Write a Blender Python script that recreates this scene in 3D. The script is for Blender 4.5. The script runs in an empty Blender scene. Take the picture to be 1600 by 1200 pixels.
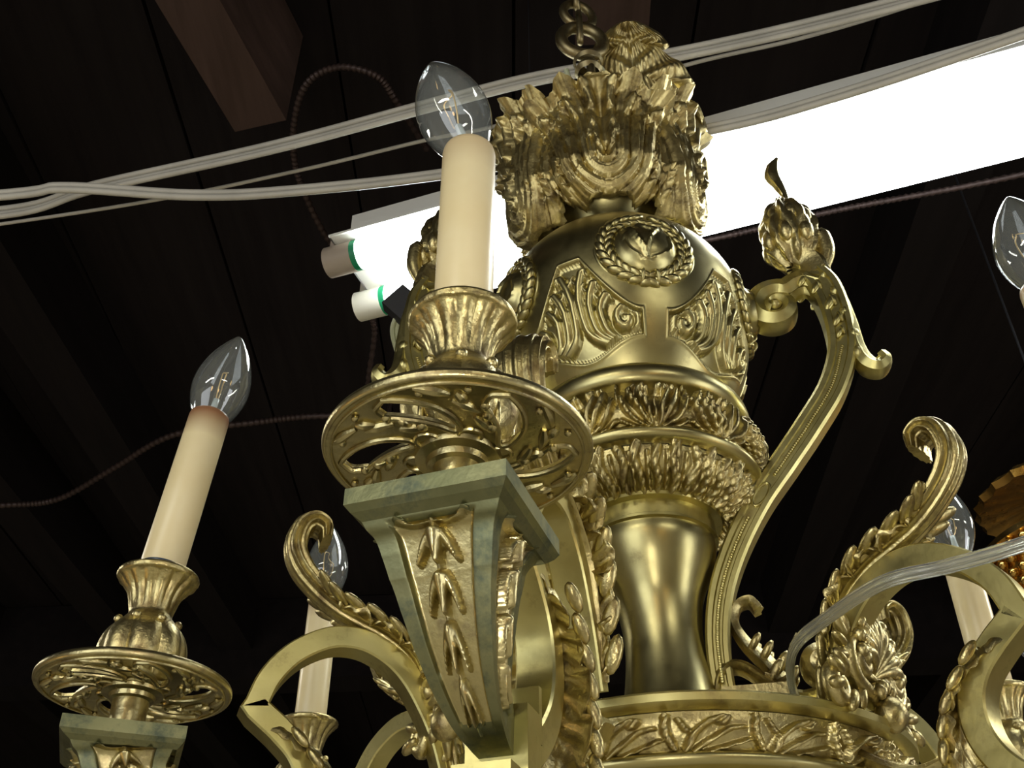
import bpy, math, random
import numpy as np
from mathutils import Vector, Matrix, Euler
random.seed(4)
C = bpy.context.scene.collection
SC = bpy.context.scene
PI = math.pi
S = 0.22            # one design unit in metres
EYE = 1.6           # camera height in metres

# ------------------------------------------------------------------ camera
cam = bpy.data.objects.new('camera', bpy.data.cameras.new('camera'))
C.objects.link(cam)
cam.location = (0, 0, EYE)
cam.rotation_euler = (PI/2 + 0.647, 0, 0)
cam.data.sensor_width = 36
cam.data.lens = 36*1640/1600
cam.data.clip_start = 0.02
SC.camera = cam

# ------------------------------------------------------------------ world, lights, exposure
w = bpy.data.worlds.new('world'); SC.world = w; w.use_nodes = True
w.node_tree.nodes['Background'].inputs[0].default_value = (0.5, 0.42, 0.33, 1)
w.node_tree.nodes['Background'].inputs[1].default_value = 0.02
SC.view_settings.view_transform = 'Standard'
SC.view_settings.look = 'None'
SC.view_settings.gamma = 1
SC.view_settings.exposure = 0.12
SC.view_settings.use_curve_mapping = False

def lamp(name, kind, loc, energy, color, size=0.1, rot=None, sy=None):
    d = bpy.data.lights.new(name, kind); d.energy = energy; d.color = color
    if kind == 'AREA':
        d.size = size
        if sy: d.shape = 'RECTANGLE'; d.size_y = sy
    else: d.shadow_soft_size = size
    o = bpy.data.objects.new(name, d); C.objects.link(o); o.location = loc
    if rot: o.rotation_euler = rot
    return o
def aim(o, tgt):
    o.rotation_euler = (Vector(tgt)-o.location).to_track_quat('-Z', 'Y').to_euler()
# the camera's own flash, beside the lens
lamp('camera_flash', 'POINT', (-0.045, -0.02, EYE+0.05), 1.9, (1, 0.96, 0.88), 0.014)
# broad soft light added for the brass to reflect, then daylight from the right
l = lamp('soft_brass_fill', 'AREA', (-2.0, -2.4, 1.5), 34, (0.93, 0.97, 1.0), 2.4, sy=1.8); aim(l, (0.1, 0.6, 1.7))
l = lamp('side_door_daylight', 'AREA', (2.8, -0.9, 1.2), 20, (0.95, 0.97, 1.0), 0.9, sy=1.9); aim(l, (0.1, 0.6, 1.7))
# unseen overhead area lights added to brighten the floor and brass, facing down
for q in ((-1.2, -1.4, 2.7), (1.2, -2.0, 2.7), (2.2, 1.2, 2.7), (-2.4, 1.6, 2.7)):
    lamp('overhead_fill', 'AREA', q, 24, (1.0, 0.97, 0.86), 1.2, sy=0.3)
# warm lamps hanging in the shop behind the photographer
for q in ((-0.5, -1.3, 2.1), (0.55, -1.7, 1.9), (-1.5, 0.3, 1.2), (1.5, 0.2, 1.0)):
    lamp('shop_lamp', 'POINT', q, 2.6, (1.0, 0.62, 0.24), 0.09)

# ------------------------------------------------------------------ materials
def mat(name):
    m = bpy.data.materials.new(name); m.use_nodes = True
    nt = m.node_tree; return m, nt, nt.nodes['Principled BSDF']
def noise(nt, scale, detail=4, rough=0.6, stretch=None, vec='Object'):
    tc = nt.nodes.new('ShaderNodeTexCoord'); n = nt.nodes.new('ShaderNodeTexNoise')
    n.inputs['Scale'].default_value = scale; n.inputs['Detail'].default_value = detail
    n.inputs['Roughness'].default_value = rough
    if stretch:
        mp = nt.nodes.new('ShaderNodeMapping'); mp.inputs['Scale'].default_value = stretch
        nt.links.new(tc.outputs[vec], mp.inputs[0]); nt.links.new(mp.outputs[0], n.inputs['Vector'])
    else: nt.links.new(tc.outputs[vec], n.inputs['Vector'])
    return n
def ramp(nt, src, stops):
    r = nt.nodes.new('ShaderNodeValToRGB'); e = r.color_ramp.elements
    while len(e) < len(stops): e.new(0.5)
    for k, (p, c) in enumerate(stops):
        e[k].position = p; e[k].color = (*c, 1) if len(c) == 3 else c
    nt.links.new(src, r.inputs[0]); return r
def brass(name, c0, c1, cd, rough, rvar, bump, bscale, dirt=0.62):
    m, nt, b = mat(name)
    b.inputs['Metallic'].default_value = 1
    n1 = noise(nt, 22, 5); n2 = noise(nt, 55, 6, 0.7)
    r1 = ramp(nt, n1.outputs[0], [(0.35, c0), (0.65, c1)])
    r2 = ramp(nt, n2.outputs[0], [(dirt-0.07, (0, 0, 0)), (dirt+0.1, (1, 1, 1))])
    mx = nt.nodes.new('ShaderNodeMix'); mx.data_type = 'RGBA'
    nt.links.new(r2.outputs[0], mx.inputs[0]); nt.links.new(r1.outputs[0], mx.inputs[6])
    mx.inputs[7].default_value = (*cd, 1); nt.links.new(mx.outputs[2], b.inputs['Base Color'])
    rr = ramp(nt, n2.outputs[0], [(0.3, (rough,)*3), (0.7, (rough+rvar,)*3)])
    nt.links.new(rr.outputs[0], b.inputs['Roughness'])
    if bump:
        n3 = noise(nt, bscale, 3, 0.6); bp = nt.nodes.new('ShaderNodeBump')
        bp.inputs['Strength'].default_value = bump; bp.inputs['Distance'].default_value = 0.0008
        nt.links.new(n3.outputs[0], bp.inputs['Height']); nt.links.new(bp.outputs[0], b.inputs['Normal'])
    return m
BR_SMOOTH = brass('brushed_brass', (0.43, 0.375, 0.165), (0.51, 0.45, 0.21), (0.29, 0.24, 0.11), 0.28, 0.10, 0.05, 300, 0.66)
BR_CAST = brass('cast_brass', (0.45, 0.375, 0.165), (0.61, 0.52, 0.25), (0.20, 0.15, 0.07), 0.29, 0.14, 0.55, 330, 0.58)
BR_SHELL = brass('dark_cast_brass', (0.42, 0.34, 0.145), (0.58, 0.49, 0.23), (0.17, 0.13, 0.06), 0.36, 0.14, 0.4, 300, 0.56)
BR_TARN = brass('tarnished_brass', (0.17, 0.18, 0.095), (0.27, 0.265, 0.14), (0.10, 0.12, 0.085), 0.34, 0.15, 0.2, 160, 0.56)
BR_YEL = brass('yellow_brass', (0.49, 0.43, 0.165), (0.59, 0.525, 0.225), (0.34, 0.27, 0.11), 0.30, 0.14, 0.12, 200, 0.64)
BR_PAN = brass('pierced_brass', (0.42, 0.36, 0.17), (0.54, 0.47, 0.24), (0.25, 0.20, 0.11), 0.26, 0.12, 0.35, 260, 0.6)

def plain(name, col, rough=0.5, metal=0.0, var=0.0, vs=30):
    m, nt, b = mat(name)
    b.inputs['Roughness'].default_value = rough; b.inputs['Metallic'].default_value = metal
    if var:
        n = noise(nt, vs, 4)
        r = ramp(nt, n.outputs[0], [(0.3, tuple(c*(1-var) for c in col)), (0.7, tuple(min(1, c*(1+var)) for c in col))])
        nt.links.new(r.outputs[0], b.inputs['Base Color'])
    else: b.inputs['Base Color'].default_value = (*col, 1)
    return m
# candle sleeve: cream plastic, scorched brown near the bulb
SLEEVE, nt, b = mat('cream_sleeve')
tc = nt.nodes.new('ShaderNodeTexCoord'); sp = nt.nodes.new('ShaderNodeSeparateXYZ')
nt.links.new(tc.outputs['Generated'], sp.inputs[0])
at = nt.nodes.new('ShaderNodeAttribute'); at.attribute_type = 'OBJECT'; at.attribute_name = 'scorch'
r = ramp(nt, sp.outputs[2], [(0.80, (0, 0, 0)), (0.97, (1, 1, 1))])
mu = nt.nodes.new('ShaderNodeMath'); mu.operation = 'MULTIPLY'
nt.links.new(r.outputs[0], mu.inputs[0]); nt.links.new(at.outputs['Fac'], mu.inputs[1])
nn = noise(nt, 25, 4)
cr = ramp(nt, nn.outputs[0], [(0.3, (0.80, 0.67, 0.38)), (0.7, (0.85, 0.74, 0.46))])
mx = nt.nodes.new('ShaderNodeMix'); mx.data_type = 'RGBA'
nt.links.new(mu.outputs[0], mx.inputs[0]); nt.links.new(cr.outputs[0], mx.inputs[6]); mx.inputs[7].default_value = (0.28, 0.13, 0.06, 1)
nt.links.new(mx.outputs[2], b.inputs['Base Color']); b.inputs['Roughness'].default_value = 0.32
# thin clear bulb glass
GLASS = bpy.data.materials.new('bulb_glass'); GLASS.use_nodes = True
nt = GLASS.node_tree; nt.nodes.clear()
out = nt.nodes.new('ShaderNodeOutputMaterial'); tr = nt.nodes.new('ShaderNodeBsdfTransparent'); gl = nt.nodes.new('ShaderNodeBsdfGlossy')
fr = nt.nodes.new('ShaderNodeLayerWeight'); fr.inputs['Blend'].default_value = 0.42
rm = ramp(nt, fr.outputs['Facing'], [(0.0, (0.10,)*3), (0.5, (0.16,)*3), (1.0, (0.9,)*3)])
gl.inputs['Roughness'].default_value = 0.03; tr.inputs[0].default_value = (0.93, 0.95, 0.94, 1)
ms = nt.nodes.new('ShaderNodeMixShader')
df = nt.nodes.new('ShaderNodeBsdfDiffuse'); df.inputs[0].default_value = (0.75, 0.8, 0.78, 1); md = nt.nodes.new('ShaderNodeMixShader'); md.inputs[0].default_value = 0.09
nt.links.new(tr.outputs[0], md.inputs[1]); nt.links.new(df.outputs[0], md.inputs[2])
nt.links.new(rm.outputs[0], ms.inputs[0]); nt.links.new(md.outputs[0], ms.inputs[1]); nt.links.new(gl.outputs[0], ms.inputs[2])
nt.links.new(ms.outputs[0], out.inputs[0])
# solid clear plastic / crystal
CLEAR, nt, b = mat('clear_plastic')
b.inputs['Base Color'].default_value = (0.85, 0.86, 0.80, 1); b.inputs['Roughness'].default_value = 0.12
b.inputs['Transmission Weight'].default_value = 0.9; b.inputs['IOR'].default_value = 1.4
CRYSTAL, nt, b = mat('crystal')
b.inputs['Base Color'].default_value = (0.9, 0.92, 0.95, 1); b.inputs['Roughness'].default_value = 0.03
b.inputs['Transmission Weight'].default_value = 0.85; b.inputs['IOR'].default_value = 1.6
FILAMENT = plain('gilt_wire', (0.85, 0.62, 0.30), 0.35, 0.6)
STEM = plain('glass_stem', (0.62, 0.70, 0.72), 0.15)
BLUE = plain('blue_black_socket', (0.03, 0.06, 0.11), 0.25)
CABLE = plain('white_cable_jacket', (0.50, 0.48, 0.42), 0.5, 0, 0.12, 20)
ENAMEL = plain('white_enamel', (0.75, 0.75, 0.70), 0.35)
BAKELITE = plain('grey_lampholder', (0.36, 0.30, 0.24), 0.5)
IVORY = plain('ivory_lampholder', (0.62, 0.60, 0.50), 0.5)
GREEN = plain('green_band', (0.0, 0.22, 0.09), 0.4)
AMBER = plain('amber_sticker', (0.75, 0.45, 0.04), 0.5)
BLACK = plain('black_plastic', (0.012, 0.012, 0.014), 0.5)
CORD = plain('pale_green_cord', (0.52, 0.56, 0.38), 0.35)
CHAIN = brass('dull_chain_brass', (0.25, 0.21, 0.11), (0.33, 0.27, 0.14), (0.12, 0.09, 0.05), 0.35, 0.15, 0.2, 200)
CONDUIT = plain('armoured_conduit', (0.045, 0.028, 0.024), 0.5, 0.5, 0.2, 80)
GOLD = brass('amber_gold', (0.55, 0.33, 0.08), (0.68, 0.44, 0.13), (0.22, 0.12, 0.03), 0.2, 0.1, 0.1, 120)
TUBE, nt, b = mat('lit_fluorescent_tube')
b.inputs['Base Color'].default_value = (0.9, 0.9, 0.9, 1); b.inputs['Emission Color'].default_value = (0.93, 0.98, 1.0, 1)
b.inputs['Emission Strength'].default_value = 14
def wood(name, c0, c1, stretch):
    m, nt, b = mat(name)
    n = noise(nt, 3, 6, 0.6, stretch); r = ramp(nt, n.outputs[0], [(0.3, c0), (0.7, c1)])
    nt.links.new(r.outputs[0], b.inputs['Base Color']); b.inputs['Roughness'].default_value = 0.9; b.inputs['Specular IOR Level'].default_value = 0.12
    bp = nt.nodes.new('ShaderNodeBump'); bp.inputs['Strength'].default_value = 0.4; bp.inputs['Distance'].default_value = 0.004
    nt.links.new(n.outputs[0], bp.inputs['Height']); nt.links.new(bp.outputs[0], b.inputs['Normal'])
    return m
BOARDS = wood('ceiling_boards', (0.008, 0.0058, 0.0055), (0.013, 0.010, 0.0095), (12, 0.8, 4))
JOIST_LIT = wood('joist_wood_lit', (0.045, 0.028, 0.021), (0.08, 0.05, 0.04), (9, 0.8, 9))  # joists near flash and fixture: their light is put into the colour
JOIST_SHADED = wood('joist_wood_shaded', (0.006, 0.0045, 0.0042), (0.010, 0.0075, 0.007), (9, 0.8, 9))  # same wood for the unlit joists, shade painted into the colour
WALLM = plain('shop_wall', (0.26, 0.21, 0.15), 0.8, 0, 0.2, 2)
FLOORM = plain('concrete_floor', (0.50, 0.46, 0.36), 0.7, 0, 0.2, 3)

# ------------------------------------------------------------------ geometry helpers (all in design units)
class G:
    def __init__(s): s.V = []; s.F = []; s.M = []; s.n = 0
    def add(s, V, F, m=0):
        V = np.asarray(V, float).reshape(-1, 3); s.V.append(V)
        s.F += [tuple(i+s.n for i in f) for f in F]; s.M += [m]*len(F); s.n += len(V); return s
    def xf(s, fn):
        s.V = [fn(v) for v in s.V]; return s
def grid_faces(a, b, cu=False, cv=False, skip=None):
    F = []
    for i in range(a if cv else a-1):
        for j in range(b if cu else b-1):
            if skip is not None and skip[i, j]: continue
            i2 = (i+1) % a; j2 = (j+1) % b
            F.append((i*b+j, i*b+j2, i2*b+j2, i2*b+j))
    return F
def spline(P, n):
    P = np.asarray(P, float); m = len(P)
    Q = np.vstack([2*P[0]-P[1], P, 2*P[-1]-P[-2]])
    out = []
    for t in np.linspace(0, m-1-1e-9, n):
        i = int(t); f = t-i; a, b, c, d = Q[i], Q[i+1], Q[i+2], Q[i+3]
        out.append(0.5*((2*b)+(-a+c)*f+(2*a-5*b+4*c-d)*f*f+(-a+3*b-3*c+d)*f**3))
    return np.array(out)
def lathe(g, prof, n=64, rf=None, m=0, sub=0):
    P = spline(prof, sub) if sub else np.asarray(prof, float)
    th = np.linspace(0, 2*PI, n, endpoint=False)
    R = P[:, 0][:, None]*np.ones(n); Z = P[:, 1][:, None]*np.ones(n)
    if rf: R = R+rf(th[None, :], Z, R)
    V = np.stack([R*np.cos(th), R*np.sin(th), Z], -1)
    return g.add(V, grid_faces(len(P), n, cu=True), m)
def lerp_list(L, n):
    L = np.asarray(L, float); return np.interp(np.linspace(0, 1, n), np.linspace(0, 1, len(L)), L)
def sweep2(g, path, section, scale=None, n=60, lat=None, m=0, closed=True, y0=0.0, raw=False):
    """sweep a section (in-plane offset, lateral) along a path in the local xz plane"""
    P = np.asarray(path, float) if raw else spline(path, n)
    n = len(P); T = np.gradient(P, axis=0); T /= np.linalg.norm(T, axis=1)[:, None]+1e-12
    N = np.stack([-T[:, 1], T[:, 0]], -1)
    s = lerp_list(scale, n) if scale is not None else np.ones(n)
    la = lerp_list(lat, n) if lat is not None else s
    sec = np.asarray(section, float); k = len(sec)
    X = P[:, 0][:, None]+N[:, 0][:, None]*sec[:, 0]*s[:, None]
    Z = P[:, 1][:, None]+N[:, 1][:, None]*sec[:, 0]*s[:, None]
    Y = y0+sec[:, 1]*la[:, None]
    V = np.stack([X, Y*np.ones_like(X), Z], -1)
    g.add(V, grid_faces(n, k, cu=closed)+[tuple(range(k))[::-1], tuple(range((n-1)*k, n*k))], m); return g
def box_sec(a, b, bev=0.15):
    c = min(a, b)*bev
    return [(-a, -b+c), (-a, b-c), (-a+c, b), (a-c, b), (a, b-c), (a, -b+c), (a-c, -b), (-a+c, -b)]
def fluted_sec(a, b, k=5, d=0.25):
    """rounded section whose outer side carries k long flutes"""
    out = []
    for t in np.linspace(-1, 1, k*6+1): out.append((a*(1-0.55*t*t)+a*d*math.cos(t*PI*k), b*t))
    for t in np.linspace(1, -1, 7)[1:-1]: out.append((-a*(0.8-0.3*t*t), b*t))
    return out
def tube(g, P, r, k=8, m=0, n=None, caps=True, tw=0, amp=0):
    P = np.asarray(P, float) if n is None else spline(P, n)
    n = len(P); T = np.gradient(P, axis=0); T /= np.linalg.norm(T, axis=1)[:, None]+1e-12
    u = np.cross(T[0], [0, 0, 1.0]);
    if np.linalg.norm(u) < 1e-3: u = np.cross(T[0], [0, 1.0, 0])
    u /= np.linalg.norm(u); rr = lerp_list(np.atleast_1d(r) if np.ndim(r) else [r, r], n); V = []
    for i in range(n):
        u = u-T[i]*(u@T[i]); u /= np.linalg.norm(u)+1e-12; v = np.cross(T[i], u)
        for j in range(k):
            a = 2*PI*j/k; V.append(P[i]+(u*math.cos(a)+v*math.sin(a))*rr[i])
    F = grid_faces(n, k, cu=True)
    if caps: F += [tuple(range(k))[::-1], tuple(range((n-1)*k, n*k))]
    return g.add(V, F, m)
def ell(g, c, r, M=None, n=12, m=0):
    r = (r, r, r) if not np.ndim(r) else r
    th = np.linspace(0, 2*PI, n, endpoint=False); ph = np.linspace(0.02, PI-0.02, max(6, n*2//3))
    V = np.stack([np.sin(ph)[:, None]*np.cos(th)*r[0], np.sin(ph)[:, None]*np.sin(th)*r[1], np.cos(ph)[:, None]*np.ones(n)*r[2]], -1).reshape(-1, 3)
    if M is not None: V = V@np.array(M).T
    a = len(ph)
    return g.add(V+np.asarray(c), grid_faces(a, n, cu=True)+[tuple(range(n))[::-1], tuple(range((a-1)*n, a*n))], m)
def box(g, c, h, M=None, m=0):
    V = np.array([(x, y, z) for x in (-1, 1) for y in (-1, 1) for z in (-1, 1)], float)*np.asarray(h)
    if M is not None: V = V@np.array(M).T
    return g.add(V+np.asarray(c), [(0, 1, 3, 2), (4, 6, 7, 5), (0, 4, 5, 1), (2, 3, 7, 6), (0, 2, 6, 4), (1, 5, 7, 3)], m)
def lobe(g, x, y, z, tx, tz, L, w_, h_, n=10, out=0.0):
    t = np.array([tx, out, tz], float); t /= np.linalg.norm(t); b = np.array([0, 1.0, 0]); b -= t*(b@t); b /= np.linalg.norm(b); c = np.cross(t, b)
    return ell(g, (x, y, z), (L, w_, h_), np.stack([t, b, c], 1), n)
def strokes_height(X, Y, strokes):
    """height field: rounded ridges along polylines. stroke = (points, w0, w1, h)"""
    H = np.zeros_like(X)
    for pts, w0, w1, h in strokes:
        P = spline(pts, 14); L = len(P)-1
        for i in range(L):
            a, b = P[i], P[i+1]; d = b-a; q = d@d+1e-12
            t = np.clip(((X-a[0])*d[0]+(Y-a[1])*d[1])/q, 0, 1)
            D = np.hypot(X-a[0]-t*d[0], Y-a[1]-t*d[1]); f = (i+t)/L
            wv = w0+(w1-w0)*f
            H = np.maximum(H, h*np.sqrt(np.clip(1-(D/wv)**2, 0, 1)))
    return H
def ripple_sec(a, b, k=9, d=0.10, n=72):
    return [(a*(1+d*math.cos(k*t))*math.cos(t), b*(1+d*math.cos(k*t))*math.sin(t)) for t in np.linspace(0, 2*PI, n, endpoint=False)]
def spiral(c, r0, r1, a0, turns, n=24):
    t = np.linspace(0, 1, n); a = a0+turns*2*PI*t; r = r0+(r1-r0)*t
    return np.stack([c[0]+r*np.cos(a), c[1]+r*np.sin(a)], -1)
def leaf(g, path, hw, lobes=5, amp=0.3, cup=0.25, th=0.012, nu=33, n=90, vein=0.14, m=0, y0=0.0, fine=0, sharp=1.0, tip_curl=0):
    """acanthus leaf: path in the local xz plane, half width list, lobed outline, veins fanning from the midrib"""
    P = spline(path, n); T = np.gradient(P, axis=0); T /= np.linalg.norm(T, axis=1)[:, None]+1e-12
    N = np.stack([-T[:, 1], T[:, 0]], -1); v = np.linspace(0, 1, n); h0 = lerp_list(hw, n)
    ph = (v*lobes) % 1.0
    out = h0*(1-amp+amp*np.sin(PI*np.clip(ph, 0, 1)**0.7)**0.6)
    u = np.linspace(-1, 1, nu)
    U = u[None, :]; Hh = out[:, None]
    fan = np.cos(2*PI*(v[:, None]*lobes*1.0-np.abs(U)*0.9)*2)*vein*np.abs(U)**0.5*h0[:, None]
    rib = 0.35*vein*h0[:, None]*np.exp(-(U/0.12)**2)*2
    off = fan+rib-cup*U**2*h0[:, None]
    if fine: off = off+fine*np.cos(2*PI*U*9+0*v[:, None])*np.minimum(1, 8*(1-v))[:, None]
    lobecurl = 0.18*h0[:, None]*np.abs(U)**4*np.sin(PI*ph)[:, None]
    off = off+lobecurl
    back = off-th*np.where(np.abs(U) > 0.97, 0.4, 1.0)
    def surf(o, shift=0):
        X = P[:, 0][:, None]+N[:, 0][:, None]*o; Z = P[:, 1][:, None]+N[:, 1][:, None]*o
        return np.stack([X-T[:, 0][:, None]*np.abs(U)**2*Hh*0.25, (y0+U*Hh)+0*X, Z-T[:, 1][:, None]*np.abs(U)**2*Hh*0.25], -1)
    A = surf(off); B = surf(back)[:, ::-1]
    V = np.concatenate([A, B], 1)
    k = 2*nu
    return g.add(V, grid_faces(n, k, cu=True)+[tuple(range(k))[::-1], tuple(range((n-1)*k, n*k))], m)

def link(name, g, mats, parent=None, loc=(0, 0, 0), rot=None, smooth=40):
    V = np.vstack(g.V)*S
    me = bpy.data.meshes.new(name); me.from_pydata(V.tolist(), [], g.F)
    for mm in (mats if isinstance(mats, (list, tuple)) else [mats]): me.materials.append(mm)
    me.polygons.foreach_set('material_index', g.M)
    me.validate(); me.shade_smooth()
    if smooth < 180: me.set_sharp_from_angle(angle=math.radians(smooth))
    o = bpy.data.objects.new(name, me); C.objects.link(o)
    if parent: o.parent = parent; o.location = Vector(loc)*S
    else: o.location = (loc[0]*S, loc[1]*S, loc[2]*S+EYE)
    if rot: o.rotation_euler = rot
    return o
def tag(o, label, cat, group=None):
    o['label'] = label; o['category'] = cat
    if group: o['group'] = group
    return o
def empty(name, loc, rotz=0):
    o = bpy.data.objects.new(name, None); C.objects.link(o); o.empty_display_size = 0.05
    o.location = (loc[0]*S, loc[1]*S, loc[2]*S+EYE); o.rotation_euler = (0, 0, rotz); return o
def struct(name, g, m, loc=(0, 0, 0)):
    o = link(name, g, m, None, loc); o['kind'] = 'structure'; return o

# ------------------------------------------------------------------ the shop: floor, walls, plank ceiling and joists
FZ = -EYE/S; CZ = 7.0; RX = 18; RY0, RY1 = -18, 34
struct('floor', box(G(), (0, 8, FZ-0.3), (RX, 26, 0.3)), FLOORM)
g = G()
for i in range(26):
    box(g, (-RX+0.7+i*1.385, 8, CZ+0.15+0.012*(i % 3)), (0.68, 26, 0.15))
box(g, (0, 8, CZ+0.5), (RX, 26, 0.15))
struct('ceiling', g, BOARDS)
hz = (CZ-FZ)/2; mz = (CZ+FZ)/2
struct('wall_left', box(G(), (-RX-0.4, 8, mz), (0.4, 26, hz)), WALLM)
struct('wall_right', box(G(), (RX+0.4, 8, mz), (0.4, 26, hz)), WALLM)
struct('wall_back', box(G(), (0, RY1+0.4, mz), (RX, 0.4, hz)), WALLM)
struct('wall_front', box(G(), (0, RY0-0.4, mz), (RX, 0.4, hz)), WALLM)
# joists: stub by the left and one above the chain coloured as lit, rest as shaded
tn = 1
def joist(x0, y0, x1, y1, hw, z0, z1, m):
    global tn
    a = np.array([x0, y0]); b = np.array([x1, y1]); c = (a+b)/2; L = np.linalg.norm(b-a)/2; d = (b-a)/(2*L)
    M = [[d[1], d[0], 0], [-d[0], d[1], 0], [0, 0, 1]]
    g = box(G(), (0, 0, (z1-z0)/2), (hw, L, (z1-z0)/2), M)
    struct('trim_%d' % tn, g, m, (c[0], c[1], z0)); tn += 1
joist(-2.75, 1.4, -1.80, 4.88, 0.20, 6.0, CZ, JOIST_LIT)
joist(0.45, -1, 0.66, 4.2, 0.24, 6.0, CZ, JOIST_LIT)
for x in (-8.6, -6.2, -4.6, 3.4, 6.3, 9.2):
    joist(x-0.9, -14, x+1.4, 32, 0.24, 6.2, CZ, JOIST_SHADED)
joist(-17, 16, 17, 13.4, 0.3, 5.75, CZ, JOIST_SHADED)

# ------------------------------------------------------------------ CHANDELIER
AX, AY = 0.404, 2.96
ZB = 0.2
chand = empty('chandelier', (AX, AY, ZB))
tag(chand, 'large cast brass chandelier with candle bulbs, the near one filling most of the picture', 'chandelier')
def bend(v):        # the stem hangs slightly out of plumb
    v = np.array(v, float); v[..., 0] += 0.04*(2.49-v[..., 2]); return v
BODY = (0, 0, -ZB)
def part(name, g, m, parent=chand, b=True, loc=BODY, smooth=40, rot=None):
    if b: g.xf(bend)
    return link(name, g, m, parent, loc, rot, smooth)

# ball
CZB, RB = 2.49, 0.45
def ball_r(z):
    b = np.where(z >= CZB, 0.40, 0.60)
    return RB*np.sqrt(np.clip(1-((z-CZB)/b)**2, 0, 1))
PC = [-47+72*i for i in range(5)]
nz, na = 230, 900
zz = np.concatenate([np.linspace(2.05, 2.845, nz)]); aa = np.linspace(-180, 180, na, endpoint=False)
A, Z = np.meshgrid(aa, zz)
H = np.zeros_like(A)
for pc in PC:
    da = (A-pc+180) % 360-180; sel = np.abs(da) < 36
    x = np.radians(da[sel])*0.44; z = Z[sel]; ax_ = np.abs(x)
    xm = np.radians(30)*0.44; x5 = np.radians(5)*0.44
    t = np.clip((ax_-x5)/(xm-x5), 0, 1)
    zt = 2.235+0.215*(1-t)**1.8; zb = 2.115+0.03*np.cos(ax_/xm*PI*1.0)*-1+0.01
    sd = np.minimum(np.minimum(zt-z, z-zb)*0.85, xm-ax_)      # >0 inside
    h = -0.017*np.clip(sd/0.008, 0, 1)
    bead = np.exp(-((sd-0.011)/0.0035)**2)*(0.55+0.45*np.cos((x+z)*2*PI/0.0125))*0.007
    lip = np.exp(-((sd+0.001)/0.005)**2)*0.004
    st = []
    for s in (1, -1):
        c = (s*0.168, 2.205)
        st.append((spiral(c, 0.012, 0.054, 0 if s > 0 else PI, s*-1.15, 26), 0.018, 0.020, 0.028))
        st.append(([c, (c[0]+s*0.003, c[1])], 0.020, 0.018, 0.026))
        for k, (R1, lo_, e_) in enumerate(((.080, .066, 142), (.116, .074, 128), (.150, .080, 118))):
            arc = []
            for tt in np.radians(np.linspace(-62, -180, 9)):
                arc.append((c[0]+s*R1*math.cos(tt), c[1]+lo_*math.sin(tt)))
            up_ = (.085, .135, .190)[k]
            arc += [(c[0]-s*(R1+.006), c[1]+up_*.35), (c[0]-s*(R1-.002), c[1]+up_*.7), (c[0]-s*(R1-.020), c[1]+up_)]
            st.append((arc, 0.011, 0.019, 0.028-0.002*k))
            ex, ez = arc[-1]; st.append(([(ex, ez), (ex+s*.014, ez+.004), (ex+s*.018, ez-.016)], 0.013, 0.008, 0.024))
            st.append(([(arc[-2][0]+s*.004, arc[-2][1]), (arc[-2][0]-s*.018, arc[-2][1]+.035), (arc[-2][0]-s*.010, arc[-2][1]+.05)], 0.012, 0.007, 0.020))
            st.append(([(p[0]+s*.016, p[1]+.006) for p in arc[3:-1]], 0.003, 0.006, 0.014))
    hs = strokes_height(x, z, st)
    h = h+np.where(sd > 0.016, hs, 0)+bead+lip
    H[sel] = h
R = ball_r(Z)+H
th = np.radians(A)
part('ball', G().add(np.stack([R*np.cos(th), R*np.sin(th), Z], -1), grid_faces(nz, na, cu=True)), BR_SMOOTH, smooth=180)

# wreath medallions on the ball
def medallion(az):
    g = G(); r = 0.118
    k = 15
    rr = np.linspace(0, 1, 18); t = np.linspace(0, 2*PI, 56, endpoint=False)
    Rr, Tt = np.meshgrid(rr, t, indexing='ij')
    X = r*Rr*np.cos(Tt); Y = r*Rr*np.sin(Tt)
    Zh = 0.052*(1-Rr**2)**0.7
    st = [([(-.055, .06), (-.035, .0), (-.012, -.05), (-.01, -.09)], .007, .006, .010), ([(.05, .065), (.015, .01), (-.008, -.05)], .007, .006, .010),
          ([(-.07, .03), (-.075, -.01), (-.06, -.05), (-.01, -.09)], .006, .006, .008), ([(.08, .03), (.085, -.02), (.05, -.06), (-.008, -.09)], .006, .006, .008),
          ([(-.02, .08), (.01, .05), (.055, .065)], .012, .01, .010)]
    Zh = Zh+strokes_height(X, Y, st)
    g.add(np.stack([X, Y, Zh], -1), grid_faces(18, 56, cu=True))
    for i in range(25):     # laurel leaves, two rows running down both sides to the tie
        a = PI/2+(i/25)*2*PI; side = 1 if (i/25) < .5 else -1
        for row, off in ((0, -0.014), (1, 0.013)):
            a2 = a+(0.09*row)*side; q = 0.138+off
            d = a2+side*(PI/2)+(0.35 if row else -0.35)*side
            c_, s_ = math.cos(d), math.sin(d)
            ell(g, (q*math.cos(a2), q*math.sin(a2), 0.012+0.006*row), (0.033, 0.0145, 0.014), [[c_, -s_, 0], [s_, c_, 0], [0, 0, 1]], 10)
    for dx in (-0.02, 0.022):
        tube(g, [(dx, -0.108, 0.012), (dx*1.1, -0.122, 0.032), (dx*1.25, -0.145, 0.032), (dx*1.3, -0.165, 0.008)], 0.006, 8, n=10)
    tube(g, [(0.166*math.cos(t), 0.166*math.sin(t), 0.0) for t in np.linspace(0, 2*PI, 49)], 0.009, 8)
    return g
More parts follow.
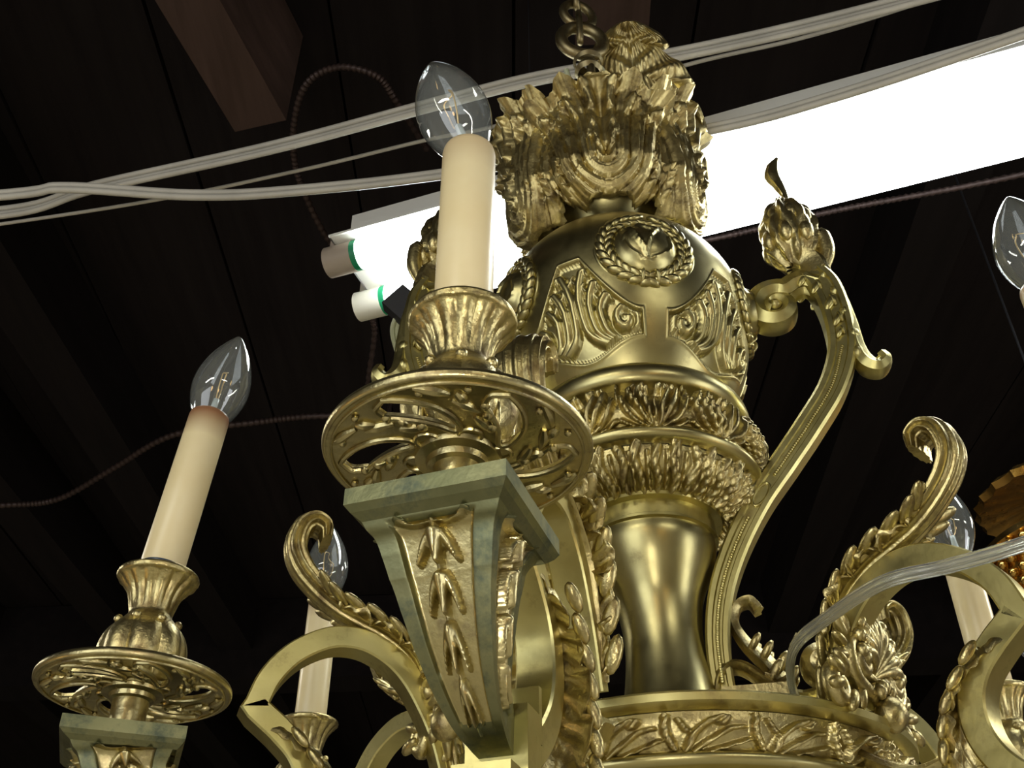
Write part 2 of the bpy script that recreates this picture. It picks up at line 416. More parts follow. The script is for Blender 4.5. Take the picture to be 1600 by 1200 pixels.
for az in [a-38 for a in PC]:
    g = medallion(az); zc = 2.475; a = math.radians(az)
    slope = 0.0
    nrm = Vector((math.cos(a), math.sin(a), 0.02)).normalized(); ex = Vector((-math.sin(a), math.cos(a), 0)); ez = nrm.cross(ex)
    Mx = np.array([ex, ez, nrm]).T
    V = np.vstack(g.V)
    rad = np.hypot(V[:, 0], V[:, 1]); sag = 0.45-np.sqrt(np.clip(0.45**2-rad**2, 0.1, 1))
    V[:, 2] -= sag
    V = V@Mx.T+np.array([math.cos(a)*0.443, math.sin(a)*0.443, zc])
    g.V = [V]; part('wreath_medallion', g, BR_SMOOTH, smooth=60)

# neck between crown and ball
g = G(); lathe(g, [(0.190, 2.82), (0.192, 2.84), (0.186, 2.86), (0.165, 2.875), (0.158, 2.89), (0.170, 2.93), (0.200, 2.965), (0.222, 2.985), (0.226, 2.995), (0.222, 3.01), (0.16, 3.03)], 96)
part('neck', g, BR_SMOOTH)

# crown of shell-shaped leaves
def crown_shell(az, z0=2.885, hgt=0.58, half=41, lean=0.0, topr=0.0):
    nv, nu = 90, 81
    v = np.linspace(0, 1, nv); u = np.linspace(-1, 1, nu)
    Uu, Vv = np.meshgrid(u, v)
    Rp = np.interp(v, [0, .12, .3, .5, .75, .92, 1], np.array([.30, .350, .390, .395, .385, .415, .470]))+topr*v**2
    wid = np.interp(v, [0, .1, .25, .5, .8, 1], [.55, .85, .95, 1.0, 1.08, 1.12])
    ang = Uu*wid[:, None]*math.radians(half)
    top = 1.0-0.22*np.abs(Uu)**2.0+0.07*np.abs(np.cos(Uu*PI*2.5))**.6*Vv**4
    bot = 0.22*np.abs(Uu)**2*0
    zv = z0+hgt*(Vv*top+bot)
    xx = ang*0.40; yy = (zv-z0)
    eye = 0.30*hgt
    yc = np.maximum(yy, eye)
    d = np.hypot(xx*(1-0.42*np.clip((yy-eye)/(.7*hgt), 0, 1)**1.2), yy-yc)
    w1 = np.abs(np.sin(PI*d/0.052+.4)); h = (0.020*w1**0.8-0.006+0.004*np.cos(2*PI*d/0.0173))*np.clip(d/0.03, 0, 1)+0.010*np.cos(2*PI*d/0.16)
    h -= 0.055*np.exp(-(d/0.022)**2)
    curl = np.zeros_like(h)
    st = []
    for s in (1, -1):
        st.append(([(s*0.008, eye+0.015), (s*0.026, eye+0.05), (s*0.020, eye+0.11), (s*0.036, eye+0.16)], 0.010, 0.012, 0.024))
        st.append(([(s*0.030, eye+0.06), (s*0.050, eye+0.10), (s*0.048, eye+0.15)], 0.007, 0.010, 0.022))
        for k in range(3):
            st.append(([(s*(0.03+0.075*k), hgt*.80-.03*k), (s*(0.035+0.085*k), hgt*.90-.04*k), (s*(0.05+0.09*k), hgt*.97-.055*k)], 0.012, 0.026, 0.030))
        for k in range(5):
            st.append(([(s*0.20, 0.02+0.035*k), (s*0.205, 0.025+0.035*k)], 0.011, 0.011, 0.018))
    st.append(([(0, eye+0.06), (0, eye+0.20)], 0.016, 0.020, 0.026))
    h = np.maximum(h, 0)+np.minimum(h, 0)+strokes_height(xx, yy, st)
    R_ = Rp[:, None]+h-0.05*np.abs(Uu)**3
    R_ += 0.024*np.clip(Vv-0.8, 0, 1)/0.2*(np.cos(Uu*PI*5)-.3)
    def P3(R): return np.stack([R*np.cos(ang), R*np.sin(ang), zv], -1)
    A_, B_ = P3(R_), P3(R_-0.022)[:, ::-1]
    V = np.concatenate([A_, B_], 1).reshape(-1, 3)
    V[:, 0] += lean*(V[:, 2]-z0)
    a = math.radians(az); Rz = np.array([[math.cos(a), -math.sin(a), 0], [math.sin(a), math.cos(a), 0], [0, 0, 1]])
    k = 2*nu
    return G().add(V@Rz.T, grid_faces(nv, k, cu=True)+[tuple(range(k))[::-1], tuple(range((nv-1)*k, nv*k))])
for az in (-95, -23, 49, 121, 193):
    part('shell_leaf', crown_shell(az, hgt=0.50 if az == -95 else 0.60), BR_SHELL, smooth=70)
g = G(); lathe(g, [(0.19, 3.015), (0.27, 3.02), (0.34, 3.03), (0.36, 3.05), (0.34, 3.07), (0.2, 3.08)], 80)
for i in range(70):
    t = 2*PI*i/70; ell(g, (0.315*math.cos(t), 0.315*math.sin(t), 3.00), 0.013, None, 8)
part('crown_base', g, BR_SHELL)
# tall plume leaf standing at the back of the crown
g = G()
leaf(g, [(-.10, 3.15), (-.13, 3.4), (-.14, 3.7), (-.12, 4.0), (-.08, 4.22), (-.02, 4.36), (.06, 4.40)][::1], [0.10, 0.22, 0.28, 0.30, 0.28, 0.20, 0.08], 5, 0.42, -0.12, 0.03, 121, 190, 0.08, fine=.003)
a = math.radians(-100); V = np.vstack(g.V); V = V@np.array([[math.cos(a), -math.sin(a), 0], [math.sin(a), math.cos(a), 0], [0, 0, 1]]).T
V[:, 0] += 0.22; V[:, 1] += 0.02; V[:, 2] -= 0.04
g.V = [V]; part('plume_leaf', g, BR_SHELL, smooth=60)
# inner hub that carries the loop
g = G(); lathe(g, [(0.0, 3.60), (0.05, 3.59), (0.07, 3.5), (0.06, 3.3), (0.13, 3.1), (0.17, 3.02)], 40)
tube(g, [(0.05*math.cos(t), 0, 3.66+0.08*math.sin(t)) for t in np.linspace(0, 2*PI, 25)], 0.018, 8)
part('hanging_hub', g, BR_SHELL)

# collar: ring, leaf frieze, ring, leaf cup
g = G()
def torus_prof(r, z, a, b, n=14, t0=-90, t1=90): return [(r+a*math.cos(math.radians(t)), z+b*math.sin(math.radians(t))) for t in np.linspace(t1, t0, n)]
lathe(g, [(0.30, 2.07), (0.325, 2.055)]+torus_prof(0.352, 2.01, 0.030, 0.040)+[(0.335, 1.962)], 128)
part('upper_ring', g, BR_SMOOTH)
def tile_relief(nt, P, width, tile, amp_bg=0.0, nA=720, nV=70, strokes=None, phase=0.0):
    """leafy band of revolution; strokes live in one tile: x in [-w/2,w/2] arc length, y in [0,1]*length"""
    P = spline(P, nV); seg = np.r_[0, np.cumsum(np.linalg.norm(np.diff(P, axis=0), axis=1))]; L = seg[-1]
    T = np.gradient(P, axis=0); T /= np.linalg.norm(T, axis=1)[:, None]; N = np.stack([-T[:, 1], T[:, 0]], -1)
    th = np.linspace(0, 2*PI, nA, endpoint=False)
    f = ((th/(2*PI)*nt+phase) % 1)-0.5
    X = f[None, :]*width*np.ones(nV)[:, None]; Y = (seg/L)[:, None]*np.ones(nA)*1.0
    H = strokes_height(X/width, Y, strokes)
    return P, N, th, H, Y, X/width
LEAF2 = []
for s in (1, -1):
    LEAF2 += [([(s*.04, .98), (s*.10, .70), (s*.20, .42), (s*.15, .20), (s*.09, .28)], .035, .06, 1.0),
              ([(s*.05, .98), (s*.17, .78), (s*.29, .55), (s*.33, .32), (s*.25, .22)], .035, .06, .95),
              ([(s*.08, .99), (s*.24, .88), (s*.38, .72), (s*.44, .50)], .035, .055, .85),
              ([(s*.10, 1.0), (s*.28, .97), (s*.46, .86)], .03, .045, .7)]
LEAF2 += [([(0, .62), (0, .98)], .03, .035, .8), ([(.5, .1), (.5, .45)], .04, .02, .7), ([(-.5, .1), (-.5, .45)], .04, .02, .7)]
def band(name, nt, prof, strokes, amp, mt, phase=0.0, nA=840, nV=80, top_wave=0.0):
    P, N, th, H, Y, XX = tile_relief(nt, prof, 1.0, None, nA=nA, nV=nV, strokes=strokes, phase=phase)
    H = H*amp+0.12*amp*np.cos((XX*9+Y*5)*2*PI)*(H > 0.25)
    R = P[:, 0][:, None]+N[:, 0][:, None]*H; Z = P[:, 1][:, None]+N[:, 1][:, None]*H
    V = np.stack([R*np.cos(th), R*np.sin(th), Z], -1)
    part(name, G().add(V, grid_faces(nV, nA, cu=True)), mt, smooth=180)
band('leaf_frieze', 11, [(0.335, 1.968), (0.352, 1.935), (0.378, 1.89), (0.385, 1.845), (0.358, 1.805)], LEAF2, 0.036, BR_CAST, 0.25)
g = G(); lathe(g, [(0.35, 1.815)]+torus_prof(0.350, 1.785, 0.034, 0.026)+[(0.345, 1.755)], 128)
part('lower_ring', g, BR_SMOOTH)
CUPL = []
for s in (0,):
    CUPL += [([(0, .02), (-.06, .3), (0, .62), (.02, .95)], .07, .05, 1.0), ([(.25, .12), (.2, .4), (.26, .7), (.25, .95)], .07, .05, .9),
             ([(-.25, .1), (-.2, .4), (-.27, .7), (-.25, .95)], .07, .05, .9), ([(.12, .2), (.11, .6), (.13, .95)], .035, .03, .6), ([(-.12, .2), (-.1, .6), (-.13, .95)], .035, .03, .6),
             ([(.48, .02), (.44, .35), (.5, .7), (.49, .95)], .06, .05, 1.05), ([(-.48, .02), (-.52, .35), (-.46, .7), (-.49, .95)], .06, .05, 1.05), ([(.37, .2), (.38, .9)], .03, .03, .6), ([(-.37, .2), (-.38, .9)], .03, .03, .6)]
band('leaf_cup', 9, [(0.342, 1.765), (0.335, 1.73), (0.305, 1.69), (0.262, 1.665), (0.235, 1.655)], CUPL, 0.022, BR_CAST)
# column
g = G()
lathe(g, [(0.235, 1.672), (0.24, 1.66), (0.232, 1.648), (0.208, 1.645), (0.208, 1.60), (0.212, 1.597), (0.212, 1.588), (0.2, 1.585)], 96)
part('column_collar', g, BR_YEL)
g = G()
lathe(g, [(0.200, 1.588), (0.198, 1.55), (0.182, 1.50), (0.155, 1.44), (0.132, 1.38), (0.120, 1.31), (0.118, 1.24), (0.126, 1.16), (0.142, 1.08), (0.170, 1.0), (0.2, 0.94)], 96, sub=60)
part('column', g, BR_SMOOTH)

# drum with leaf frieze, bowl and finial
g = G()
lathe(g, [(0.17, 0.96), (0.30, 0.91), (0.58, 0.897), (0.612, 0.894), (0.625, 0.885), (0.622, 0.868), (0.60, 0.856), (0.582, 0.853)], 160)
part('drum_rim', g, BR_YEL)
DRL = []
for k in range(3):
    s = 1
    DRL += [([(-.4, .95), (-.28, .55), (-.08, .25), (.08, .18), (.03, .32)], .05, .07, 1.0), ([(-.3, .98), (-.1, .7), (.12, .45), (.25, .40)], .045, .06, .9), ([(-.15, 1.0), (.1, .85), (.32, .70)], .04, .05, .8),
            ([(.42, .1), (.40, .5), (.48, .9)], .05, .06, .9), ([(-.45, .2), (-.36, .5)], .04, .05, .7)]
band('drum_frieze', 18, [(0.590, 0.853), (0.588, 0.83), (0.578, 0.80), (0.562, 0.772)], DRL, 0.024, BR_CAST, nA=1000, nV=60)
g = G()
lathe(g, [(0.555, 0.775)]+torus_prof(0.560, 0.755, 0.022, 0.018)+[(0.55, 0.735), (0.545, 0.70), (0.50, 0.58), (0.38, 0.46), (0.2, 0.38), (0.10, 0.35), (0.07, 0.32), (0.10, 0.28), (0.06, 0.22), (0.0, 0.2)], 128)
part('drum_bowl', g, BR_SMOOTH)

# ------------------------------------------------------------------ S scrolls that brace the ball
def bar_sec(a, b):      # face with a sunk channel and bead rows on both lateral sides
    q = []
    pts = [(-1, -.8), (-1, .8), (-.8, 1), (-.45, 1), (-.35, .82), (.35, .82), (.45, 1), (.8, 1), (1, .8), (1, -.8), (.8, -1), (.45, -1), (.35, -.82), (-.35, -.82), (-.45, -1), (-.8, -1)]
    return [(x*a, y*b) for x, y in pts]
def s_scroll():
    g = G()
    sweep2(g, [(0.700, 2.60), (0.734, 2.53), (0.751, 2.40), (0.742, 2.25), (0.682, 2.097), (0.585, 1.956), (0.482, 1.821), (0.383, 1.692), (0.295, 1.544), (0.235, 1.4), (0.207, 1.259), (0.205, 1.12), (0.22, 1.05)],
           bar_sec(1, 1), [.050, .054, .050, .047, .045, .045, .044, .042, .040, .038, .036, .034, .03], 120, lat=[.055, .05, .048, .045, .042, .042, .042, .042, .04, .038, .036, .034, .032])
    # bead rows and two sunk tablets along the bar
    bar = spline([(0.742, 2.25), (0.682, 2.097), (0.585, 1.956), (0.482, 1.821), (0.383, 1.692), (0.295, 1.544), (0.235, 1.4), (0.207, 1.259), (0.205, 1.12)], 150)
    for i, (x, z) in enumerate(bar):
        for sd in (-1, 1):
            if not (62 < i < 82): ell(g, (x, sd*0.036, z), 0.0065, None, 6)
    for sd in (-1, 1):
        c = bar[72]; t = bar[74]-bar[70]; t /= np.linalg.norm(t); nn_ = np.array([-t[1], t[0]])
        tube(g, [(c[0]+t[0]*.045*math.cos(a)+nn_[0]*.018*math.sin(a), sd*0.036, c[1]+t[1]*.045*math.cos(a)+nn_[1]*.018*math.sin(a)) for a in np.linspace(0, 2*PI, 25)], 0.005, 6)
    # inner volute that touches the ball
    sp = spiral((0.553, 2.475), 0.090, 0.022, math.radians(62), 1.45, 60)
    sweep2(g, np.vstack([[(0.72, 2.56), (0.67, 2.585), (0.625, 2.575)], sp]), fluted_sec(1, 1, 3, .2), [.045, .042, .038, .032, .028, .024, .020], 150, lat=[.055, .06, .06, .058, .055, .05, .05])
    ell(g, (0.553, 0, 2.475), (0.03, 0.058, 0.03), None, 14)
    # outer hook leaf
    sweep2(g, [(0.715, 2.62), (0.765, 2.50), (0.785, 2.36), (0.788, 2.25), (0.805, 2.18), (0.845, 2.155), (0.876, 2.185), (0.866, 2.215)], fluted_sec(1, 1, 3, .25), [.02, .026, .026, .028, .03, .026, .022, .018], 70, lat=[.04, .05, .045, .045, .05, .045, .04, .035])
    for i, (x, z) in enumerate(((0.79, 2.40), (0.80, 2.30), (0.80, 2.22), (0.775, 2.50), (0.75, 2.58))):
        ell(g, (x-.012, 0, z), (0.03, 0.052, 0.035), None, 12)
    for sd in (-1, 1):
        for (x, z, r) in ((0.70, 2.52, .02), (0.735, 2.44, .022), (0.745, 2.36, .018), (0.66, 2.56, .018), (0.742, 2.30, .014)):
            lobe(g, x, sd*0.046, z, -.5, -.9, r*1.7, .010, r*.7, 12); lobe(g, x+.012, sd*0.046, z+.012, .2, -.9, r*1.3, .010, r*.5, 10)
    return g
def s_head():
    g = G()
    def rf(th, Z, R):
        v = (Z-2.70)/0.3
        return 0.010*np.cos(th*9+v*5)+0.006*np.cos(th*17-v*8)*np.sin(v*9)
    n0 = g.n
    lathe(g, [(0.03, 2.66), (0.06, 2.69), (0.088, 2.74), (0.100, 2.80), (0.100, 2.86), (0.085, 2.92), (0.055, 2.97), (0.025, 3.0), (0.012, 3.03)], 60, rf, sub=40)
    for k in range(7):
        a = 2*PI*k/7
        ell(g, (0.085*math.cos(a), 0.085*math.sin(a), 2.78), (0.03, 0.03, 0.05), None, 10)
        ell(g, (0.075*math.cos(a+.4), 0.075*math.sin(a+.4), 2.88), (0.026, 0.026, 0.045), None, 10)
    g.xf(lambda v: v+np.array([0.655, 0, 0]))
    # neck under the ball, and flame above
    sweep2(g, [(0.66, 2.70), (0.70, 2.66), (0.715, 2.60)], fluted_sec(1, 1, 4, .15), [.05, .055, .055], 20, lat=[.055, .055, .058])
    sweep2(g, [(0.665, 2.99), (0.672, 3.04), (0.66, 3.10), (0.645, 3.16), (0.655, 3.22), (0.675, 3.26)], fluted_sec(1, 1, 2, .15), [.02, .014, .022, .030, .022, .006], 40, lat=[.02, .014, .016, .018, .014, .006])
    tube(g, [(0.74, 0, 2.76), (0.765, 0, 2.80), (0.775, 0, 2.72), (0.75, 0, 2.64)], [.02, .035, .03, .02], 10, n=20)
    return g
def s_foot():
    g = G()
    F = [(0.185, 1.09), (0.200, 1.140), (0.235, 1.168), (0.275, 1.158), (0.339, 1.103), (0.419, 1.062), (0.500, 1.088), (0.543, 1.135)]
    sp = spiral((0.487, 1.145), 0.060, 0.012, math.radians(-10), 1.3, 40)
    sweep2(g, np.vstack([F, sp[2:]]), fluted_sec(1, 1, 3, .22), [.016, .018, .020, .026, .03, .026, .022, .018, .014, .012, .010], 170, lat=[.04, .045, .05, .055, .055, .05, .045, .04, .035, .035, .035])
    ell(g, (0.487, 0, 1.145), (.022, .04, .022), None, 12)
    sweep2(g, [(0.37, 1.12), (0.342, 1.17), (0.290, 1.235), (0.262, 1.30), (0.275, 1.352), (0.312, 1.365), (0.333, 1.335)], fluted_sec(1, 1, 2, .2), [.026, .026, .02, .016, .016, .018, .018], 80, lat=[.04, .04, .034, .03, .03, .034, .034])
    for (x, z, r) in ((0.34, 1.20, .022), (0.31, 1.23, .02), (0.375, 1.16, .026), (0.40, 1.12, .022), (0.355, 1.14, .026)):
        for sd in (-1, 1): lobe(g, x, sd*.032, z, .6, .8, r*1.6, .014, r*.6, 10, out=sd*.3)
    leaf(g, [(0.32, 1.13), (0.36, 1.15), (0.40, 1.20), (0.43, 1.26)], [0.03, .05, .045, .01], 3, .3, .2, .01, 13, 24, .14)
    box(g, (0.30, 0, 1.0), (0.10, 0.05, 0.10))
    return g
for az in (-12.6, 187.4):
    part('s_scroll', s_scroll(), BR_YEL, b=False, rot=(0, 0, math.radians(az)), smooth=35)
    o = chand.children[-1] if False else bpy.data.objects[[x.name for x in C.objects][-1]]
    link('scroll_head', s_head(), BR_CAST, o, smooth=60)
    link('scroll_foot', s_foot(), BR_CAST, o, smooth=60)

# ------------------------------------------------------------------ candle arms
def g_bracket():
    g = G()
    up = spline([(0.60, 0.86), (0.63, 0.95), (0.67, 1.03), (0.72, 1.105), (0.775, 1.155), (0.845, 1.188), (0.915, 1.192), (0.975, 1.172), (1.040, 1.125), (1.088, 1.058), (1.113, 0.98)], 80)
    lo = spline([(1.113, 0.98), (1.075, 0.952), (1.040, 0.925), (0.993, 0.880), (0.963, 0.822), (0.958, 0.75), (0.985, 0.68), (1.04, 0.62), (1.10, 0.578), (1.17, 0.562)], 80)
    sc = np.ones(159); sc[79] = 1.25; sc[80:] = 1.08
    sweep2(g, np.vstack([up, lo[1:]]), box_sec(.030, .040), sc, lat=[1, 1], raw=True)
    # flat bracket that carries the pedestal
    box(g, (1.165, 0, 0.565), (0.035, 0.055, 0.06)); box(g, (1.20, 0, 0.50), (0.07, 0.05, 0.012))
    box(g, (1.12, 0, 0.63), (0.008, 0.052, 0.05))
    return g
def g_scroll():
    g = G()
    # fluted horn with a curled tip
    sweep2(g, [(0.985, 1.475), (0.99, 1.515), (1.022, 1.532), (1.055, 1.508), (1.065, 1.445), (1.040, 1.388), (0.99, 1.335), (0.93, 1.29), (0.87, 1.262), (0.78, 1.225), (0.70, 1.16), (0.655, 1.07), (0.625, 0.98), (0.60, 0.88)][::-1],
           ripple_sec(1, 1, 12, .09), [.028, .03, .032, .032, .03, .028, .028, .030, .031, .030, .028, .024, .020, .014][::1], 130, lat=[.045, .05, .055, .055, .05, .046, .045, .045, .048, .052, .058, .062, .062, .06])
    # acanthus that wraps it
    leaf(g, [(0.60, 0.90), (0.62, 1.0), (0.655, 1.10), (0.715, 1.19), (0.79, 1.245), (0.87, 1.275), (0.93, 1.305), (0.975, 1.345)], [.05, .075, .095, .105, .10, .09, .07, .02], 6, .35, .35, .012, 29, 130, .09)
    q = spline([(0.615, 0.92), (0.645, 1.03), (0.69, 1.13), (0.76, 1.20), (0.84, 1.245), (0.92, 1.275), (0.965, 1.31)], 9); t = np.gradient(q, axis=0)
    for i, (x, z) in enumerate(q):
        for sd in (-1, 1):
            yy_ = sd*(.085-.004*abs(i-4))
            lobe(g, x+.01, yy_, z+.012, t[i][0], t[i][1], .048, .020, .012, 12, out=sd*.035); lobe(g, x+.005, yy_*.62, z+.022, t[i][0], t[i][1], .045, .013, .010, 10, out=sd*.02)
    return g
def g_leafback():
    g = G()
    leaf(g, [(1.085, 0.95), (1.02, 0.915), (0.955, 0.87), (0.915, 0.81), (0.895, 0.74), (0.885, 0.66), (0.89, 0.58), (0.93, 0.50)], [.03, .05, .075, .09, .095, .09, .075, .03], 6, .25, -.2, .02, 25, 100, .06)
    q = spline([(1.0, 0.90), (0.94, 0.83), (0.905, 0.76), (0.890, 0.68), (0.887, 0.60)], 7); t = np.gradient(q, axis=0)
    for i, (x, z) in enumerate(q):
        for sd in (-1, 1): lobe(g, x, sd*.086, z, t[i][0], t[i][1], .034, .015, .012, 12, out=sd*.012)
    sweep2(g, [(0.57, 0.78), (0.64, 0.77), (0.72, 0.72), (0.80, 0.69), (0.885, 0.70)], fluted_sec(1, 1, 3, .2), [.03, .022, .02, .02, .02], 40, lat=[.05, .045, .045, .045, .045])
    return g
def g_rootorn():
    g = G(); r0 = 0.635
    # palmette fan in the tangential plane, volutes either side, boss beneath
    for k in range(-4, 5):
        a = math.radians(k*17); L = 0.17-0.012*abs(k)
        pts = []
        for t in np.linspace(0, 1, 9):
            y = math.sin(a*(0.6+0.6*t))*L*t; z = math.cos(a*(0.6+0.5*t))*L*t
            pts.append((r0+0.03*math.sin(t*PI*.8)+0.02*t, y, 1.0+z))
        tube(g, pts, [.008, .011, .014, .017, .016, .010], 8)
        e = pts[-1]; ell(g, e, (.018, .018, .02), None, 10)
        for sd in (-1, 1):
            q = pts[6]; ell(g, (q[0], q[1]+sd*.014, q[2]), (.012, .011, .02), None, 8)
    for sd in (-1, 1):
        sp = spiral((0, 0), 0.062, 0.012, -PI/2, 1.5, 44)
        pts = [(r0+0.01+0.02*i/44, sd*(0.105+p[0]), 1.02+p[1]) for i, p in enumerate(sp)]
        tube(g, [(r0, sd*0.01, 0.94), (r0+.01, sd*0.05, 0.945)]+pts, [.02, .022, .02, .018, .016, .012], 10)
        ell(g, (r0+.03, sd*.105, 1.02), (.024, .022, .022), None, 12)
        # second leafy scroll lower and further out
        sp = spiral((0, 0), 0.042, 0.010, PI/2, -1.4, 36)
        pts = [(r0-.01, sd*(0.20+p[0]), 0.93+p[1]) for p in sp]
        tube(g, [(r0, sd*0.05, 0.96), (r0, sd*0.12, 0.985)]+pts, [.02, .024, .02, .018, .012], 10)
        for k in range(9):
            a = math.radians(-10+k*26) if sd > 0 else math.radians(190-k*26)
            c_, s_ = math.cos(a), math.sin(a)
            M = np.array([[0, 0, 1.0], [c_, -s_, 0], [s_, c_, 0]])
            ell(g, (r0+.012, sd*.105+.088*c_, 1.02+.088*s_), (.036, .013, .014), M, 12)
        for (y, z, yy2, zz2) in ((.04, 1.09, .3, 1), (.075, 1.125, .5, 1), (.20, .99, 1, .6), (.235, .965, 1, .3), (.25, .92, 1, -.3), (.17, .90, .7, -1), (.11, .925, .3, -1)):
            a = math.atan2(zz2, sd*yy2); c_, s_ = math.cos(a), math.sin(a); M = np.array([[0, 0, 1.0], [c_, -s_, 0], [s_, c_, 0]])
            ell(g, (r0+.008, sd*y, z), (.038, .016, .016), M, 12)
    ell(g, (r0+.035, 0, 0.905), (.04, .045, .045), None, 16)
    for k in range(5):
        a = math.radians(-60+k*30); ell(g, (r0+.035, .05*math.sin(a), .925+.05*math.cos(a)), (.018, .014, .02), None, 8)
    ell(g, (r0+.01, 0, 0.975), (.03, .03, .03), None, 12)
    return g
PED = [  # (r, z, half side)
    (1.405, 0.884, .126), (1.405, 0.880, .138), (1.405, 0.850, .138), (1.402, 0.840, .130), (1.398, 0.830, .117), (1.394, 0.822, .104), (1.388, 0.800, .094), (1.380, 0.775, .086),
    (1.366, 0.735, .076), (1.345, 0.69, .066), (1.316, 0.645, .055), (1.275, 0.605, .044), (1.222, 0.578, .034), (1.175, 0.565, .028)]
def g_pedestal():
    g = G(); P = np.array(PED)
    body = P[4:]; q = spline(body[:, :2], 220); hs = spline(np.c_[body[:, 2], body[:, 2]], 220)[:, 0]
    T = np.gradient(q, axis=0); T /= np.linalg.norm(T, axis=1)[:, None]
    # frame perpendicular to the curve: A = in-plane normal, B = lateral
    A = np.stack([-T[:, 1], T[:, 0]], -1)
    blend = np.clip(np.linspace(0, 3, 220), 0, 1)[:, None]
    A = A*blend+np.array([1.0, 0])*(1-blend); A[:, :] = A*np.sign(A[:, :1]); A /= np.linalg.norm(A, axis=1)[:, None]
    nu = 71; u = np.linspace(-1, 1, nu); v = np.linspace(0, 1, 220)
    st = []
    for k, (vc, sz) in enumerate(((.23, 1.0), (.42, .92), (.59, .84), (.745, .76))):
        w_ = .46*sz
        for dx in (-1, 1):
            st.append(([(dx*w_*.12, vc*4-.30*sz), (dx*w_*.50, vc*4-.05), (dx*w_*.80, vc*4+.24*sz)], .14*sz, .05*sz, .95))
        st.append(([(0, vc*4-.28*sz), (0, vc*4), (0, vc*4+.22*sz)], .17*sz, .07*sz, 1.35))
        st.append(([(0, vc*4+.2*sz), (0, vc*4+.42*sz)], .07, .05, .7))
    st.append(([(-.5, .10), (-.28, .30), (0, .26), (.28, .30), (.5, .10)], .06, .06, .6)); st.append(([(0, .2), (0, .55)], .05, .06, .7))
    Ug, Vg = np.meshgrid(u, v*4)
    H = strokes_height(Ug, Vg, st)*0.024
    inside = np.clip((0.66-np.abs(Ug))/.07, 0, 1)*np.clip((Vg-.05)/.12, 0, 1)*np.clip((3.35-Vg)/.3, 0, 1)
    H = H*(np.abs(Ug) < .62)-0.012*inside
    H *= (hs/0.09)[:, None].clip(.35, 1)
    for s1, s2, ax in ((1, 1, 0), (-1, -1, 0), (1, -1, 1), (-1, 1, 1)):
        a = Ug*hs[:, None]*s2
        o = (hs[:, None]+H)*s1
        if ax == 0: ia, ib = o, a
        else: ia, ib = a, o
        X = q[:, 0][:, None]+A[:, 0][:, None]*ia; Z = q[:, 1][:, None]+A[:, 1][:, None]*ia
        n0 = len(g.F); g.add(np.stack([X, ib, Z], -1), grid_faces(220, nu))
        ii = (inside[:-1, :-1] > .6).ravel()
        g.M[n0:] = [1 if t else 0 for t in ii]
    for (r1, z1, h1), (r2, z2, h2) in zip(P[:4], P[1:5]):
        V = []
        for r_, z_, h_ in ((r1, z1, h1), (r2, z2, h2)): V += [(r_-h_, -h_, z_), (r_+h_, -h_, z_), (r_+h_, h_, z_), (r_-h_, h_, z_)]
        g.add(V, [(i, (i+1) % 4, 4+(i+1) % 4, 4+i) for i in range(4)])
    r1, z1, h1 = P[0]; g.add([(r1-h1, -h1, z1), (r1+h1, -h1, z1), (r1+h1, h1, z1), (r1-h1, h1, z1)], [(0, 1, 2, 3)])
    return g
RPAN = 0.234
